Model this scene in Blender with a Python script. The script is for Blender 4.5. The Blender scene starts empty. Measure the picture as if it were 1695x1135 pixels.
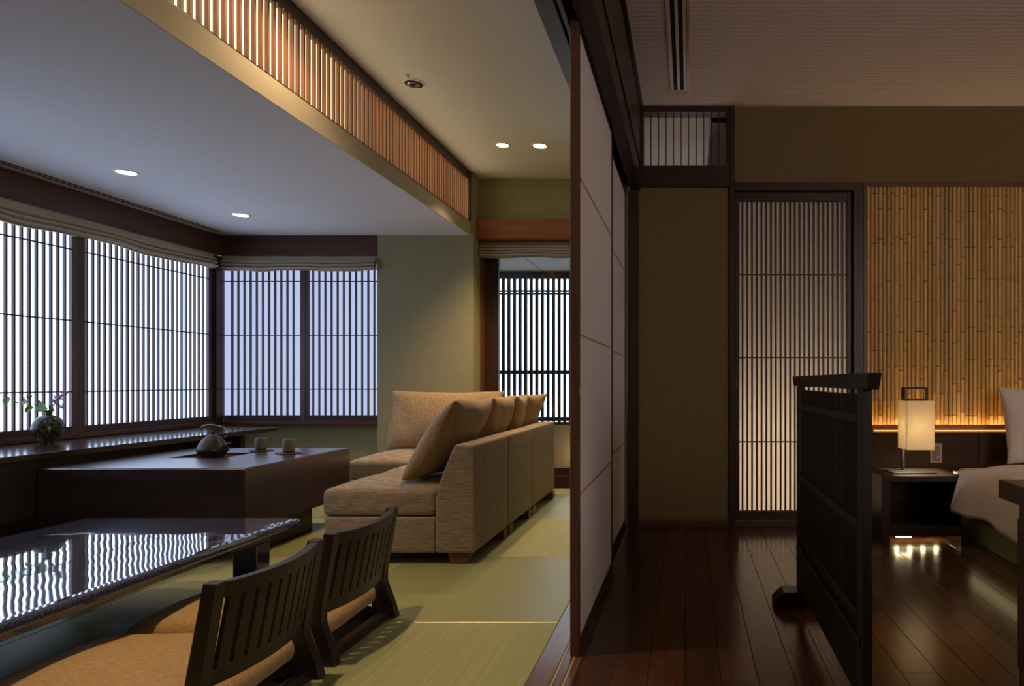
import bpy, bmesh, math, random
from mathutils import Vector, Matrix
random.seed(7)
C = bpy.context.scene.collection
S = bpy.context.scene
PI = math.pi

# ------------------------------------------------------------------ camera, world, exposure, light levels
cam = bpy.data.objects.new('camera', bpy.data.cameras.new('camera'))
C.objects.link(cam)
cam.location = (0, 0, .86)
cam.rotation_euler = (PI / 2, 0, 0)
cam.data.sensor_width = 36
cam.data.lens = 1100 / 1695 * 36
cam.data.shift_x = -(1140 - 847.5) / 1695
cam.data.shift_y = (631 - 567.5) / 1695
cam.data.clip_start = .02
S.camera = cam
S.view_settings.view_transform = 'Standard'
S.view_settings.look = 'None'
S.view_settings.exposure = 0.0
S.view_settings.gamma = 1
S.view_settings.use_curve_mapping = False
S.cycles.use_denoising = True
S.cycles.max_bounces = 10
S.cycles.diffuse_bounces = 6
S.cycles.glossy_bounces = 5
S.cycles.transmission_bounces = 6
S.cycles.transparent_max_bounces = 8
S.cycles.caustics_reflective = False
S.cycles.caustics_refractive = False
S.cycles.sample_clamp_indirect = 4

w = bpy.data.worlds.new('world')
S.world = w
w.use_nodes = True
w.node_tree.nodes['Background'].inputs[0].default_value = (.80, .90, 1.0, 1)
w.node_tree.nodes['Background'].inputs[1].default_value = 4.0

E_WIN_LEFT = ((.55, .70, 1.0), 3.7)      # daylight coming through the paper of the left windows
E_WIN_BACK = ((.58, .68, 1.0), .78)
E_TRANSOM = ((1.0, .83, .48), 2.6)       # cove lamp panel behind the lattice
P_SPOT_LOW = 13
P_SPOT_HIGH = 95
P_BED_SPOT = 9
P_LAMP = 17
P_CORRIDOR = 16
WARM = (1.0, .68, .36)
AMBER = (1.0, .62, .26)

def lamp(name, kind, loc, power, col, parent=None, size=.05, rot=(0, 0, 0), spot=80, blend=.6, size_y=None):
    l = bpy.data.lights.new(name, kind)
    l.energy = power
    l.color = col
    if kind == 'SPOT':
        l.spot_size = math.radians(spot)
        l.spot_blend = blend
        l.shadow_soft_size = size
    elif kind == 'POINT':
        l.shadow_soft_size = size
    elif kind == 'AREA':
        l.size = size
        if size_y:
            l.shape = 'RECTANGLE'
            l.size_y = size_y
    o = bpy.data.objects.new(name, l)
    C.objects.link(o)
    if parent:
        o.parent = parent
        o.location = Vector(loc) - origin(parent)
    else:
        o.location = loc
    o.rotation_euler = rot
    return o

# ------------------------------------------------------------------ node materials
def newmat(name):
    m = bpy.data.materials.new(name)
    m.use_nodes = True
    nt = m.node_tree
    return m, nt, nt.nodes['Principled BSDF']

def N(nt, t, **kw):
    n = nt.nodes.new(t)
    for k, v in kw.items():
        if k.startswith('i_'):
            n.inputs[k[2:].replace('_', ' ')].default_value = v
        else:
            setattr(n, k, v)
    return n

def ramp(nt, stops):
    r = nt.nodes.new('ShaderNodeValToRGB')
    e = r.color_ramp.elements
    while len(e) < len(stops):
        e.new(.5)
    for k, (p, c) in enumerate(stops):
        e[k].position = p
        e[k].color = (*c, 1)
    return r

def coords(nt, scale, rnd=True):
    tc = nt.nodes.new('ShaderNodeTexCoord')
    mp = nt.nodes.new('ShaderNodeMapping')
    mp.inputs['Scale'].default_value = scale
    nt.links.new(tc.outputs['Object'], mp.inputs['Vector'])
    if rnd:
        oi = nt.nodes.new('ShaderNodeObjectInfo')
        mu = nt.nodes.new('ShaderNodeMath'); mu.operation = 'MULTIPLY'; mu.inputs[1].default_value = 37
        nt.links.new(oi.outputs['Random'], mu.inputs[0])
        cb = nt.nodes.new('ShaderNodeCombineXYZ')
        for k in range(3):
            nt.links.new(mu.outputs[0], cb.inputs[k])
        nt.links.new(cb.outputs[0], mp.inputs['Location'])
    return mp

def wood(name, c1, c2, axis='z', rough=.45, vary=.25, bump=.15, grain=22, coat=0, spec=.4, coat_r=.08):
    m, nt, b = newmat(name)
    s = {'x': (1.2, grain, grain), 'y': (grain, 1.2, grain), 'z': (grain, grain, 1.2)}[axis]
    mp = coords(nt, s)
    no = N(nt, 'ShaderNodeTexNoise', i_Scale=1.6, i_Detail=6, i_Roughness=.62, i_Distortion=.7)
    nt.links.new(mp.outputs[0], no.inputs['Vector'])
    r = ramp(nt, [(.3, c1), (.7, c2)])
    nt.links.new(no.outputs['Fac'], r.inputs[0])
    oi = nt.nodes.new('ShaderNodeObjectInfo')
    mr = N(nt, 'ShaderNodeMapRange')
    mr.inputs['To Min'].default_value = 1 - vary
    mr.inputs['To Max'].default_value = 1 + vary
    nt.links.new(oi.outputs['Random'], mr.inputs[0])
    hs = nt.nodes.new('ShaderNodeHueSaturation')
    nt.links.new(r.outputs[0], hs.inputs['Color'])
    nt.links.new(mr.outputs[0], hs.inputs['Value'])
    nt.links.new(hs.outputs[0], b.inputs['Base Color'])
    b.inputs['Roughness'].default_value = rough
    b.inputs['Specular IOR Level'].default_value = spec
    b.inputs['Coat Weight'].default_value = coat
    b.inputs['Coat Roughness'].default_value = coat_r
    bu = N(nt, 'ShaderNodeBump', i_Strength=bump, i_Distance=.002)
    nt.links.new(no.outputs['Fac'], bu.inputs['Height'])
    nt.links.new(bu.outputs[0], b.inputs['Normal'])
    return m

def plain(name, col, rough=.5, metal=0, noise=.0, nscale=40, bump=0, spec=.5, coat=0):
    m, nt, b = newmat(name)
    b.inputs['Roughness'].default_value = rough
    b.inputs['Metallic'].default_value = metal
    b.inputs['Specular IOR Level'].default_value = spec
    b.inputs['Coat Weight'].default_value = coat
    b.inputs['Base Color'].default_value = (*col, 1)
    mp = coords(nt, (1, 1, 1), False)
    no = N(nt, 'ShaderNodeTexNoise', i_Scale=nscale, i_Detail=5, i_Roughness=.6)
    nt.links.new(mp.outputs[0], no.inputs['Vector'])
    r = ramp(nt, [(.25, tuple(c * (1 - noise) for c in col)), (.75, tuple(min(1, c * (1 + noise)) for c in col))])
    nt.links.new(no.outputs['Fac'], r.inputs[0])
    nt.links.new(r.outputs[0], b.inputs['Base Color'])
    if bump:
        bu = N(nt, 'ShaderNodeBump', i_Strength=bump, i_Distance=.002)
        nt.links.new(no.outputs['Fac'], bu.inputs['Height'])
        nt.links.new(bu.outputs[0], b.inputs['Normal'])
    return m

def emit(name, col, st):
    m, nt, b = newmat(name)
    b.inputs['Base Color'].default_value = (.5, .5, .5, 1)
    b.inputs['Emission Color'].default_value = (*col, 1)
    b.inputs['Emission Strength'].default_value = st
    return m

def paper(name, col, em=None, trans=.5, fiber=.06):
    m, nt, b = newmat(name)
    out = nt.nodes['Material Output']
    mp = coords(nt, (1, 1, 1), False)
    no = N(nt, 'ShaderNodeTexNoise', i_Scale=60, i_Detail=6, i_Roughness=.7)
    nt.links.new(mp.outputs[0], no.inputs['Vector'])
    r = ramp(nt, [(.25, tuple(c * (1 - fiber) for c in col)), (.75, col)])
    nt.links.new(no.outputs['Fac'], r.inputs[0])
    df = nt.nodes.new('ShaderNodeBsdfDiffuse'); tl = nt.nodes.new('ShaderNodeBsdfTranslucent')
    mx = nt.nodes.new('ShaderNodeMixShader'); mx.inputs[0].default_value = trans
    nt.links.new(r.outputs[0], df.inputs[0]); nt.links.new(r.outputs[0], tl.inputs[0])
    nt.links.new(df.outputs[0], mx.inputs[1]); nt.links.new(tl.outputs[0], mx.inputs[2])
    last = mx
    if em:
        e = nt.nodes.new('ShaderNodeEmission')
        e.inputs[0].default_value = (*em[0], 1); e.inputs[1].default_value = em[1]
        ad = nt.nodes.new('ShaderNodeAddShader')
        nt.links.new(mx.outputs[0], ad.inputs[0]); nt.links.new(e.outputs[0], ad.inputs[1])
        last = ad
    nt.links.new(last.outputs[0], out.inputs[0])
    return m

def fabric(name, c1, c2, sc=(8, 8, 260), rough=.9, bump=.5, weave=1.0):
    m, nt, b = newmat(name)
    mp = coords(nt, sc)
    no = N(nt, 'ShaderNodeTexNoise', i_Scale=weave, i_Detail=5, i_Roughness=.75, i_Distortion=.2)
    nt.links.new(mp.outputs[0], no.inputs['Vector'])
    r = ramp(nt, [(.35, c1), (.65, c2)])
    nt.links.new(no.outputs['Fac'], r.inputs[0])
    nt.links.new(r.outputs[0], b.inputs['Base Color'])
    b.inputs['Roughness'].default_value = rough
    b.inputs['Specular IOR Level'].default_value = .2
    b.inputs['Sheen Weight'].default_value = .15
    bu = N(nt, 'ShaderNodeBump', i_Strength=bump, i_Distance=.003)
    nt.links.new(no.outputs['Fac'], bu.inputs['Height'])
    nt.links.new(bu.outputs[0], b.inputs['Normal'])
    return m

def tatami(name, axis):
    m, nt, b = newmat(name)
    sc = (1.5, 320, 1) if axis == 'x' else (320, 1.5, 1)
    mp = coords(nt, sc)
    no = N(nt, 'ShaderNodeTexNoise', i_Scale=1.0, i_Detail=3, i_Roughness=.6)
    nt.links.new(mp.outputs[0], no.inputs['Vector'])
    r = ramp(nt, [(.3, (.24, .255, .105)), (.7, (.36, .375, .175))])
    nt.links.new(no.outputs['Fac'], r.inputs[0])
    nt.links.new(r.outputs[0], b.inputs['Base Color'])
    mp2 = coords(nt, (1, 1, 1), False)
    wv = N(nt, 'ShaderNodeTexWave', i_Scale=48)
    wv.bands_direction = 'Y' if axis == 'x' else 'X'
    nt.links.new(mp2.outputs[0], wv.inputs['Vector'])
    bu = N(nt, 'ShaderNodeBump', i_Strength=.25, i_Distance=.0015)
    nt.links.new(wv.outputs['Fac'], bu.inputs['Height'])
    nt.links.new(bu.outputs[0], b.inputs['Normal'])
    b.inputs['Roughness'].default_value = .30 if axis == 'x' else .5
    b.inputs['Specular IOR Level'].default_value = 1.0 if axis == 'x' else .45
    b.inputs['Anisotropic'].default_value = .75
    cb = nt.nodes.new('ShaderNodeCombineXYZ')
    cb.inputs[0 if axis == 'x' else 1].default_value = 1
    nt.links.new(cb.outputs[0], b.inputs['Tangent'])
    return m

def glass(name):
    m, nt, b = newmat(name)
    out = nt.nodes['Material Output']
    tr = nt.nodes.new('ShaderNodeBsdfTransparent'); tr.inputs[0].default_value = (.95, .97, 1, 1)
    gl = nt.nodes.new('ShaderNodeBsdfGlossy'); gl.inputs['Roughness'].default_value = .02
    fr = nt.nodes.new('ShaderNodeFresnel'); fr.inputs[0].default_value = 1.45
    mx = nt.nodes.new('ShaderNodeMixShader')
    nt.links.new(fr.outputs[0], mx.inputs[0]); nt.links.new(tr.outputs[0], mx.inputs[1]); nt.links.new(gl.outputs[0], mx.inputs[2])
    nt.links.new(mx.outputs[0], out.inputs[0])
    return m

DK1, DK2 = (.026, .012, .009), (.055, .026, .018)
M = dict(
    dark_z=wood('dark_wood_upright', DK1, DK2, 'z', .4),
    dark_x=wood('dark_wood_across', DK1, DK2, 'x', .4),
    dark_y=wood('dark_wood_along', DK1, DK2, 'y', .4),
    win_z=wood('window_wood_upright', (.060, .038, .040), (.105, .068, .068), 'z', .45),
    win_x=wood('window_wood_across', (.035, .022, .024), (.06, .038, .038), 'x', .45),
    win_y=wood('window_wood_along', (.035, .022, .024), (.06, .038, .038), 'y', .45),
    board_x=wood('brown_board_across', (.075, .030, .018), (.12, .05, .03), 'x', .4, .05),
    board_y=wood('brown_board_along', (.065, .028, .018), (.105, .046, .030), 'y', .4, .05),
    red_x=wood('red_cedar_board', (.22, .065, .022), (.33, .11, .04), 'x', .5, .05),
    brown_z=wood('brown_post', (.085, .034, .020), (.13, .055, .034), 'z', .4, .05),
    slat_red=wood('transom_slat_wood', (.15, .055, .025), (.24, .095, .045), 'z', .5, .15),
    slat_out=plain('weathered_grey_timber', (.045, .045, .055), .6, noise=.2),
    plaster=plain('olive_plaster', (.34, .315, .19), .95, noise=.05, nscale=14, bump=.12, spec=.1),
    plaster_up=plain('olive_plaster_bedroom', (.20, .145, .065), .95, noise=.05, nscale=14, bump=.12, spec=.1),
    white=plain('white_ceiling_paper', (.72, .70, .69), .95, noise=.015, nscale=60, bump=.1, spec=.1),
    beige=plain('beige_wall_panel', (.62, .55, .42), .9, noise=.03),
    fascia=plain('pale_beige_plaster', (.46, .41, .31), .95, noise=.04, nscale=14, spec=.1),
    white_metal=plain('white_painted_metal', (.75, .74, .72), .4),
    black=plain('black_void', (.006, .006, .007), .8),
    brass=plain('brass', (.65, .45, .2), .3, 1),
    brassline=plain('brass_track_strip', (.55, .36, .12), .45, .3),
    track=wood('threshold_wood', (.10, .055, .04), (.16, .09, .06), 'y', .16, .0, .05),
    plank=wood('floor_plank_wood', (.050, .018, .009), (.115, .045, .022), 'y', .2, .3, .12, 16),
    desk=wood('desk_wood', (.16, .10, .08), (.23, .145, .11), 'y', .45, .05),
    lacquer=None,
    iro_x=wood('irori_oak_across', (.016, .009, .008), (.046, .025, .022), 'x', .3, .05, .08, 30, coat=1, coat_r=.24),
    iro_y=wood('irori_oak_along', (.016, .009, .008), (.046, .025, .022), 'y', .3, .05, .08, 30, coat=1, coat_r=.24),
    copper=plain('copper_lining', (.30, .10, .035), .5, .2, .25, 20),
    bench=wood('bench_wood', (.030, .012, .009), (.075, .032, .024), 'y', .2, .05, .02, coat=1, coat_r=.13),
    bench_box=plain('bench_cabinet_panel', (.035, .030, .020), .6, noise=.1),
    chair=wood('chair_wood', (.018, .010, .007), (.032, .019, .013), 'z', .42, .05),
    orange=fabric('ochre_cushion_cloth', (.33, .205, .09), (.53, .36, .17), (60, 230, 60), .85, .2),
    sofa=fabric('sofa_stria_cloth', (.16, .122, .086), (.42, .33, .24), (22, 22, 300), .9, .8),
    sofa_top=fabric('sofa_seat_cloth', (.29, .21, .13), (.45, .335, .22), (9, 280, 60), .9, .5),
    pillow=fabric('sofa_chenille', (.24, .155, .078), (.48, .345, .19), (85, 85, 85), .8, .9),
    sofa_foot=wood('sofa_foot_wood', (.10, .045, .022), (.15, .07, .035), 'z'),
    blind=fabric('blind_linen', (.36, .31, .23), (.50, .44, .34), (60, 60, 500), .95, .3),
    iron=plain('cast_iron', (.040, .036, .030), .42, .5, .25, 90, .25),
    steel=plain('handle_metal', (.35, .35, .38), .25, 1),
    cup=plain('stoneware', (.12, .105, .08), .5, noise=.25, nscale=70, bump=.2),
    mat=plain('coaster', (.05, .035, .03), .6),
    leaf=plain('leaf_green', (.13, .30, .05), .5, noise=.25, nscale=30),
    stem=plain('stem_brown', (.05, .06, .03), .7),
    flower=plain('lilac_blossom', (.42, .25, .45), .7, noise=.2),
    black_wood=wood('black_lacquered_wood', (.010, .008, .007), (.018, .014, .012), 'z', .45, .1),
    iron_black=plain('black_iron', (.012, .010, .009), .5, .3),
    night=wood('nightstand_wood', (.020, .009, .005), (.042, .019, .011), 'x', .4, .05, spec=.25),
    head=wood('headboard_wood', (.036, .020, .009), (.056, .031, .014), 'x', .6, .05, spec=.2),
    ledge=wood('ledge_wood', (.28, .10, .03), (.40, .16, .05), 'x', .5, .05),
    linen=fabric('bed_linen', (.66, .60, .56), (.74, .68, .64), (40, 40, 40), .9, .12),
    bedbase=plain('bed_base_cloth', (.20, .18, .09), .8, noise=.1),
    bamboo=None, node=plain('bamboo_node', (.20, .11, .035), .6),
    plate=plain('switch_plate', (.45, .36, .22), .4),
    plate_in=plain('switch_inset', (.18, .15, .11), .4),
    glass=glass('window_glass'),
    p_left=paper('paper_left_window', (.12, .12, .12), E_WIN_LEFT),
    p_back=paper('paper_back_window', (.12, .12, .12), E_WIN_BACK),
    p_div=paper('paper_divider', (.82, .78, .76), None, .45, .04),
    p_door=paper('paper_door', (.88, .82, .76), None, .6, .05),
    p_shade=paper('paper_lamp_shade', (.96, .86, .68), None, .6, .12),
    e_spot=emit('downlight_glow', (1, .88, .66), 14),
    e_transom=emit('transom_light', *E_TRANSOM),
    e_led=emit('led_strip', (1, .62, .22), 1.1),
    e_led2=emit('led_dot', (1, .82, .42), 60),
    e_bulb=emit('bulb', (1, .8, .5), 12),
)
# lacquer: black mirror with a faint orange-peel swell and fine mother-of-pearl fleck
m, nt, b = newmat('black_lacquer')
b.inputs['Roughness'].default_value = .035
b.inputs['Specular IOR Level'].default_value = .9
b.inputs['Coat Weight'].default_value = .8
b.inputs['Coat Roughness'].default_value = .03
mp = coords(nt, (1, 1, 1), False)
n1 = N(nt, 'ShaderNodeTexNoise', i_Scale=11, i_Detail=0)
nt.links.new(mp.outputs[0], n1.inputs['Vector'])
n2 = N(nt, 'ShaderNodeTexNoise', i_Scale=420, i_Detail=2)
nt.links.new(mp.outputs[0], n2.inputs['Vector'])
r = ramp(nt, [(.42, (.006, .006, .010)), (.60, (.08, .095, .18))])
nt.links.new(n2.outputs['Fac'], r.inputs[0])
nt.links.new(r.outputs[0], b.inputs['Base Color'])
bu = N(nt, 'ShaderNodeBump', i_Strength=.11, i_Distance=.004)
nt.links.new(n1.outputs['Fac'], bu.inputs['Height'])
nt.links.new(bu.outputs[0], b.inputs['Normal'])
nt.links.new(bu.outputs[0], b.inputs['Coat Normal'])
M['lacquer'] = m
m, nt, b = newmat('rippled_ceiling_paper')
b.inputs['Base Color'].default_value = (.82, .77, .77, 1)
b.inputs['Roughness'].default_value = .9
mp = coords(nt, (1, 1, 1), False)
wv = N(nt, 'ShaderNodeTexWave', i_Scale=9, i_Distortion=3.0, i_Detail=1)
wv.bands_direction = 'Y'
nt.links.new(mp.outputs[0], wv.inputs['Vector'])
bu = N(nt, 'ShaderNodeBump', i_Strength=.25, i_Distance=.003)
nt.links.new(wv.outputs['Fac'], bu.inputs['Height'])
nt.links.new(bu.outputs[0], b.inputs['Normal'])
M['ripple'] = m
M['bamboo'] = wood('bamboo_culm', (.52, .32, .11), (.74, .49, .18), 'z', .38, .22, .05, 30)
# vase glaze: dark green with crackle mottling
m, nt, b = newmat('green_mottled_glaze')
mp = coords(nt, (1, 1, .6), False)
vo = N(nt, 'ShaderNodeTexNoise', i_Scale=75, i_Detail=3, i_Distortion=1.2)
nt.links.new(mp.outputs[0], vo.inputs['Vector'])
r = ramp(nt, [(.40, (.008, .013, .010)), (.52, (.030, .048, .028)), (.68, (.10, .11, .055))])
nt.links.new(vo.outputs['Fac'], r.inputs[0])
nt.links.new(r.outputs[0], b.inputs['Base Color'])
b.inputs['Roughness'].default_value = .22
M['glaze'] = m

# ------------------------------------------------------------------ object helpers
def origin(o):
    v = Vector((0, 0, 0))
    while o:
        v += o.location
        o = o.parent
    return v

def tag(o, label=None, cat=None, group=None, kind=None):
    if label: o['label'] = label
    if cat: o['category'] = cat
    if group: o['group'] = group
    if kind: o['kind'] = kind
    return o

def thing(name, loc, label=None, cat=None, group=None, kind=None):
    o = bpy.data.objects.new(name, None)
    o.empty_display_size = .1
    C.objects.link(o)
    o.location = loc
    return tag(o, label, cat, group, kind)

def finish(name, bm, mat, parent, loc=None, smooth=False):
    """bm in world coordinates -> object whose origin is loc (or bbox centre)"""
    if loc is None:
        xs = [v.co for v in bm.verts]
        lo = Vector([min(c[k] for c in xs) for k in range(3)]); hi = Vector([max(c[k] for c in xs) for k in range(3)])
        loc = (lo + hi) / 2
    loc = Vector(loc)
    bmesh.ops.translate(bm, verts=bm.verts, vec=-loc)
    bmesh.ops.recalc_face_normals(bm, faces=bm.faces)
    me = bpy.data.meshes.new(name)
    bm.to_mesh(me); bm.free()
    for mm in (mat if isinstance(mat, (list, tuple)) else [mat]):
        me.materials.append(mm)
    if smooth:
        me.polygons.foreach_set('use_smooth', [True] * len(me.polygons))
    o = bpy.data.objects.new(name, me)
    C.objects.link(o)
    if parent:
        o.parent = parent
        o.location = loc - origin(parent)
    else:
        o.location = loc
    return o

_cache = {}
def box(name, b6, mat, parent=None, bev=0):
    x0, x1, y0, y1, z0, z1 = b6
    if x1 < x0: x0, x1 = x1, x0
    if y1 < y0: y0, y1 = y1, y0
    if z1 < z0: z0, z1 = z1, z0
    key = (round(x1 - x0, 4), round(y1 - y0, 4), round(z1 - z0, 4), mat.name, bev)
    me = _cache.get(key)
    if me is None:
        bm = bmesh.new()
        bmesh.ops.create_cube(bm, size=1)
        bmesh.ops.scale(bm, verts=bm.verts, vec=(x1 - x0, y1 - y0, z1 - z0))
        if bev:
            bmesh.ops.bevel(bm, geom=bm.edges[:], offset=bev, segments=2 if bev > .004 else 1, affect='EDGES', profile=.5)
        me = bpy.data.meshes.new(name)
        bm.to_mesh(me); bm.free()
        me.materials.append(mat)
        _cache[key] = me
    o = bpy.data.objects.new(name, me)
    C.objects.link(o)
    c = Vector(((x0 + x1) / 2, (y0 + y1) / 2, (z0 + z1) / 2))
    if parent:
        o.parent = parent
        o.location = c - origin(parent)
    else:
        o.location = c
    return o

def lathe(bm, prof, c, seg=32, M4=None):
    """prof: list of (r, z) ; c centre"""
    rings = []
    for r, z in prof:
        if r < 1e-5:
            rings.append([bm.verts.new((c[0], c[1], c[2] + z))])
        else:
            rings.append([bm.verts.new((c[0] + r * math.cos(2 * PI * k / seg), c[1] + r * math.sin(2 * PI * k / seg), c[2] + z)) for k in range(seg)])
    for a, b_ in zip(rings, rings[1:]):
        for k in range(seg):
            j = (k + 1) % seg
            if len(a) == 1 and len(b_) == 1: continue
            if len(a) == 1: bm.faces.new((a[0], b_[k], b_[j]))
            elif len(b_) == 1: bm.faces.new((a[k], a[j], b_[0]))
            else: bm.faces.new((a[k], a[j], b_[j], b_[k]))
    return rings

def tube(bm, pts, rad, seg=8):
    pts = [Vector(p) for p in pts]
    if not isinstance(rad, (list, tuple)): rad = [rad] * len(pts)
    rings = []
    up = Vector((0, 0, 1))
    for k, p in enumerate(pts):
        d = (pts[min(k + 1, len(pts) - 1)] - pts[max(k - 1, 0)]).normalized()
        a = d.cross(up)
        if a.length < .05: a = d.cross(Vector((1, 0, 0)))
        a.normalize(); b_ = d.cross(a).normalized()
        rings.append([bm.verts.new(p + rad[k] * (math.cos(2 * PI * q / seg) * a + math.sin(2 * PI * q / seg) * b_)) for q in range(seg)])
    for a, b_ in zip(rings, rings[1:]):
        for q in range(seg):
            j = (q + 1) % seg
            bm.faces.new((a[q], a[j], b_[j], b_[q]))
    bm.faces.new(rings[0]); bm.faces.new(rings[-1])

def prism(bm, poly, axis, a0, a1):
    """poly 2D in the two other axes; extruded along axis from a0 to a1"""
    def P(p, a):
        if axis == 'x': return (a, p[0], p[1])
        if axis == 'y': return (p[0], a, p[1])
        return (p[0], p[1], a)
    A = [bm.verts.new(P(p, a0)) for p in poly]; B = [bm.verts.new(P(p, a1)) for p in poly]
    bm.faces.new(A); bm.faces.new(B)
    n = len(poly)
    for k in range(n):
        bm.faces.new((A[k], A[(k + 1) % n], B[(k + 1) % n], B[k]))

def rbox(b6, r=.03, crown=0, n=7, fx=None):
    """soft upholstered block: rounded edges and a crowned top"""
    x0, x1, y0, y1, z0, z1 = b6
    def cuts(a, b_):
        rr = min(r, (b_ - a) / 2 * .98)
        e = [a, a + rr * .3, a + rr * .65, a + rr]
        mid = [a + rr + (b_ - a - 2 * rr) * k / n for k in range(1, n)]
        return e + mid + [b_ - rr, b_ - rr * .65, b_ - rr * .3, b_]
    X, Y, Z = cuts(x0, x1), cuts(y0, y1), cuts(z0, z1)
    bm = bmesh.new()
    vs = {}
    def V(i, j, k):
        if (i, j, k) in vs: return vs[(i, j, k)]
        p = Vector((X[i], Y[j], Z[k]))
        c = Vector((min(max(p.x, x0 + r), x1 - r), min(max(p.y, y0 + r), y1 - r), min(max(p.z, z0 + min(r, (z1 - z0) / 2)), z1 - min(r, (z1 - z0) / 2))))
        d = p - c
        if d.length > 1e-7: p = c + d.normalized() * min(r, max(abs(d.x), abs(d.y), abs(d.z)))
        u = (p.x - x0) / (x1 - x0) * 2 - 1; v = (p.y - y0) / (y1 - y0) * 2 - 1
        t = (p.z - z0) / (z1 - z0)
        p.z += crown * t * (1 - u * u) * (1 - v * v)
        if fx: p = fx(p)
        vs[(i, j, k)] = bm.verts.new(p)
        return vs[(i, j, k)]
    nx, ny, nz = len(X) - 1, len(Y) - 1, len(Z) - 1
    for i in range(nx):
        for j in range(ny):
            for k in (0, nz): bm.faces.new((V(i, j, k), V(i + 1, j, k), V(i + 1, j + 1, k), V(i, j + 1, k)))
    for i in range(nx):
        for k in range(nz):
            for j in (0, ny): bm.faces.new((V(i, j, k), V(i + 1, j, k), V(i + 1, j, k + 1), V(i, j, k + 1)))
    for j in range(ny):
        for k in range(nz):
            for i in (0, nx): bm.faces.new((V(i, j, k), V(i, j + 1, k), V(i, j + 1, k + 1), V(i, j, k + 1)))
    return bm

def pillow(w_, h_, t_, mat4, n=18, pinch=.07, q=.42, seed=0, slump=0):
    """stuffed cushion w x h, thickness t, corners drawn out; mat4 places it"""
    rnd = random.Random(seed)
    ph = [rnd.uniform(0, 6.28) for _ in range(6)]
    bm = bmesh.new()
    g = {}
    for s in (1, -1):
        for i in range(n + 1):
            for j in range(n + 1):
                edge = i in (0, n) or j in (0, n)
                if edge and s == -1:
                    g[(s, i, j)] = g[(1, i, j)]; continue
                u = math.sin((i / n * 2 - 1) * PI / 2); v = math.sin((j / n * 2 - 1) * PI / 2)
                x = u * w_ / 2 * (1 - pinch * (1 - v * v)); y = v * h_ / 2 * (1 - pinch * (1 - u * u))
                z = s * t_ / 2 * max(0, (1 - u * u) * (1 - v * v)) ** q
                z *= 1 + slump * (-v) * .5
                z += .012 * math.sin(3 * u + ph[0]) * math.sin(2.5 * v + ph[1]) * (1 - u * u) + .004 * math.sin(9 * u + ph[2] + 4 * v)
                g[(s, i, j)] = bm.verts.new(mat4 @ Vector((x, y, z)))
        for i in range(n):
            for j in range(n):
                q4 = [g[(s, i, j)], g[(s, i + 1, j)], g[(s, i + 1, j + 1)], g[(s, i, j + 1)]]
                bm.faces.new(q4)
    return bm

# ------------------------------------------------------------------ setting: floors
fl = box('floor', (-.334, 3.6, -1.5, 3.945, -.10, -.014), M['dark_y'])
tag(fl, 'dark glossy plank floor of the bedroom side', 'floor', kind='structure')
x = -.333
col = 0
while x < 2.75:
    y0 = -1.49
    while y0 < 3.93:
        L = random.choice([.72, .9, .9, 1.08])
        y1 = min(y0 + (L if y0 > -1.49 else .3 + (col * .37 % .9)), 3.94)
        if 3.94 - y1 < .12: y1 = 3.94
        box('plank', (x, x + .1055, y0, y1 - .0012, -.014, 0), M['plank'], fl, .0008)
        y0 = y1
    x += .1068
    col += 1
fl2 = box('floor', (-3.75, -.464, -1.5, 5.345, -.10, -.02), M['dark_y'])
tag(fl2, 'tatami mat floor of the living side', 'floor', kind='structure')
TX, TY = tatami('tatami_rush_across', 'x'), tatami('tatami_rush_along', 'y')
cols = [-.465, -1.349, -2.234, -3.119, -3.66]
rows = [5.34, 5.03, 4.145, 3.26, 2.375, 1.49, .605, -.28, -1.165]
for i in range(4):
    for j in range(8):
        mm = TX if (i + j) % 2 == 1 else TY
        box('tatami_mat', (cols[i + 1] + .0008, cols[i] - .0008, rows[j + 1] + .0008, rows[j] - .0008, -.02, 0), mm, fl2, .002)

# threshold with sliding tracks
th = box('trim_1', (-.464, -.334, -1.5, 5.3, -.08, -.0005), M['track'])
tag(th, 'smooth brown wooden threshold with sliding tracks between tatami and plank floor', 'threshold', kind='structure')
for xx in (-.390, -.356):
    box('track_strip', (xx - .003, xx + .003, -1.4, 3.9, -.001, .0012), M['brassline'], th)
    box('track_groove', (xx - .006, xx - .003, -1.4, 3.9, -.001, .0003), M['black'], th)

# ------------------------------------------------------------------ ceilings
cl = box('ceiling', (-3.80, -1.705, -1.5, 5.30, 2.0, 2.10), M['white'])
tag(cl, 'low white ceiling over the window side of the living room', 'ceiling', kind='structure')
box('fascia', (-1.7052, -1.7, -1.5, 5.184, 2.0, 2.10), M['fascia'], cl)
c2 = box('ceiling', (-1.95, -.37, -1.5, 5.50, 2.49, 2.56), M['white'])
tag(c2, 'raised ceiling washed by warm light above the sofa', 'ceiling', kind='structure')
c3 = box('ceiling', (-.37, 3.65, -1.5, 4.1, 2.49, 2.56), M['ripple'])
tag(c3, 'pale bedroom ceiling with the long air slot', 'ceiling', kind='structure')

# transom lattice with the light panel behind
tr = thing('trim_2', (-1.72, 2, 2.1), 'long reddish lattice band with light glowing between its slats', 'lattice', kind='structure')
box('light_panel', (-1.80, -1.765, -1.4, 5.15, 2.102, 2.488), M['e_transom'], tr)
box('top_rail', (-1.735, -1.700, -1.45, 5.184, 2.427, 2.4895), M['dark_y'], tr, .002)
box('bottom_rail', (-1.730, -1.704, -1.45, 5.184, 2.1005, 2.109), M['dark_y'], tr)
box('end_post', (-1.735, -1.700, 5.166, 5.184, 2.109, 2.427), M['dark_z'], tr)
y = 5.14
while y > .9:
    box('slat', (-1.7225, -1.708, y - .006, y + .006, 2.109, 2.427), M['slat_red'], tr)
    y -= .042

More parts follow.
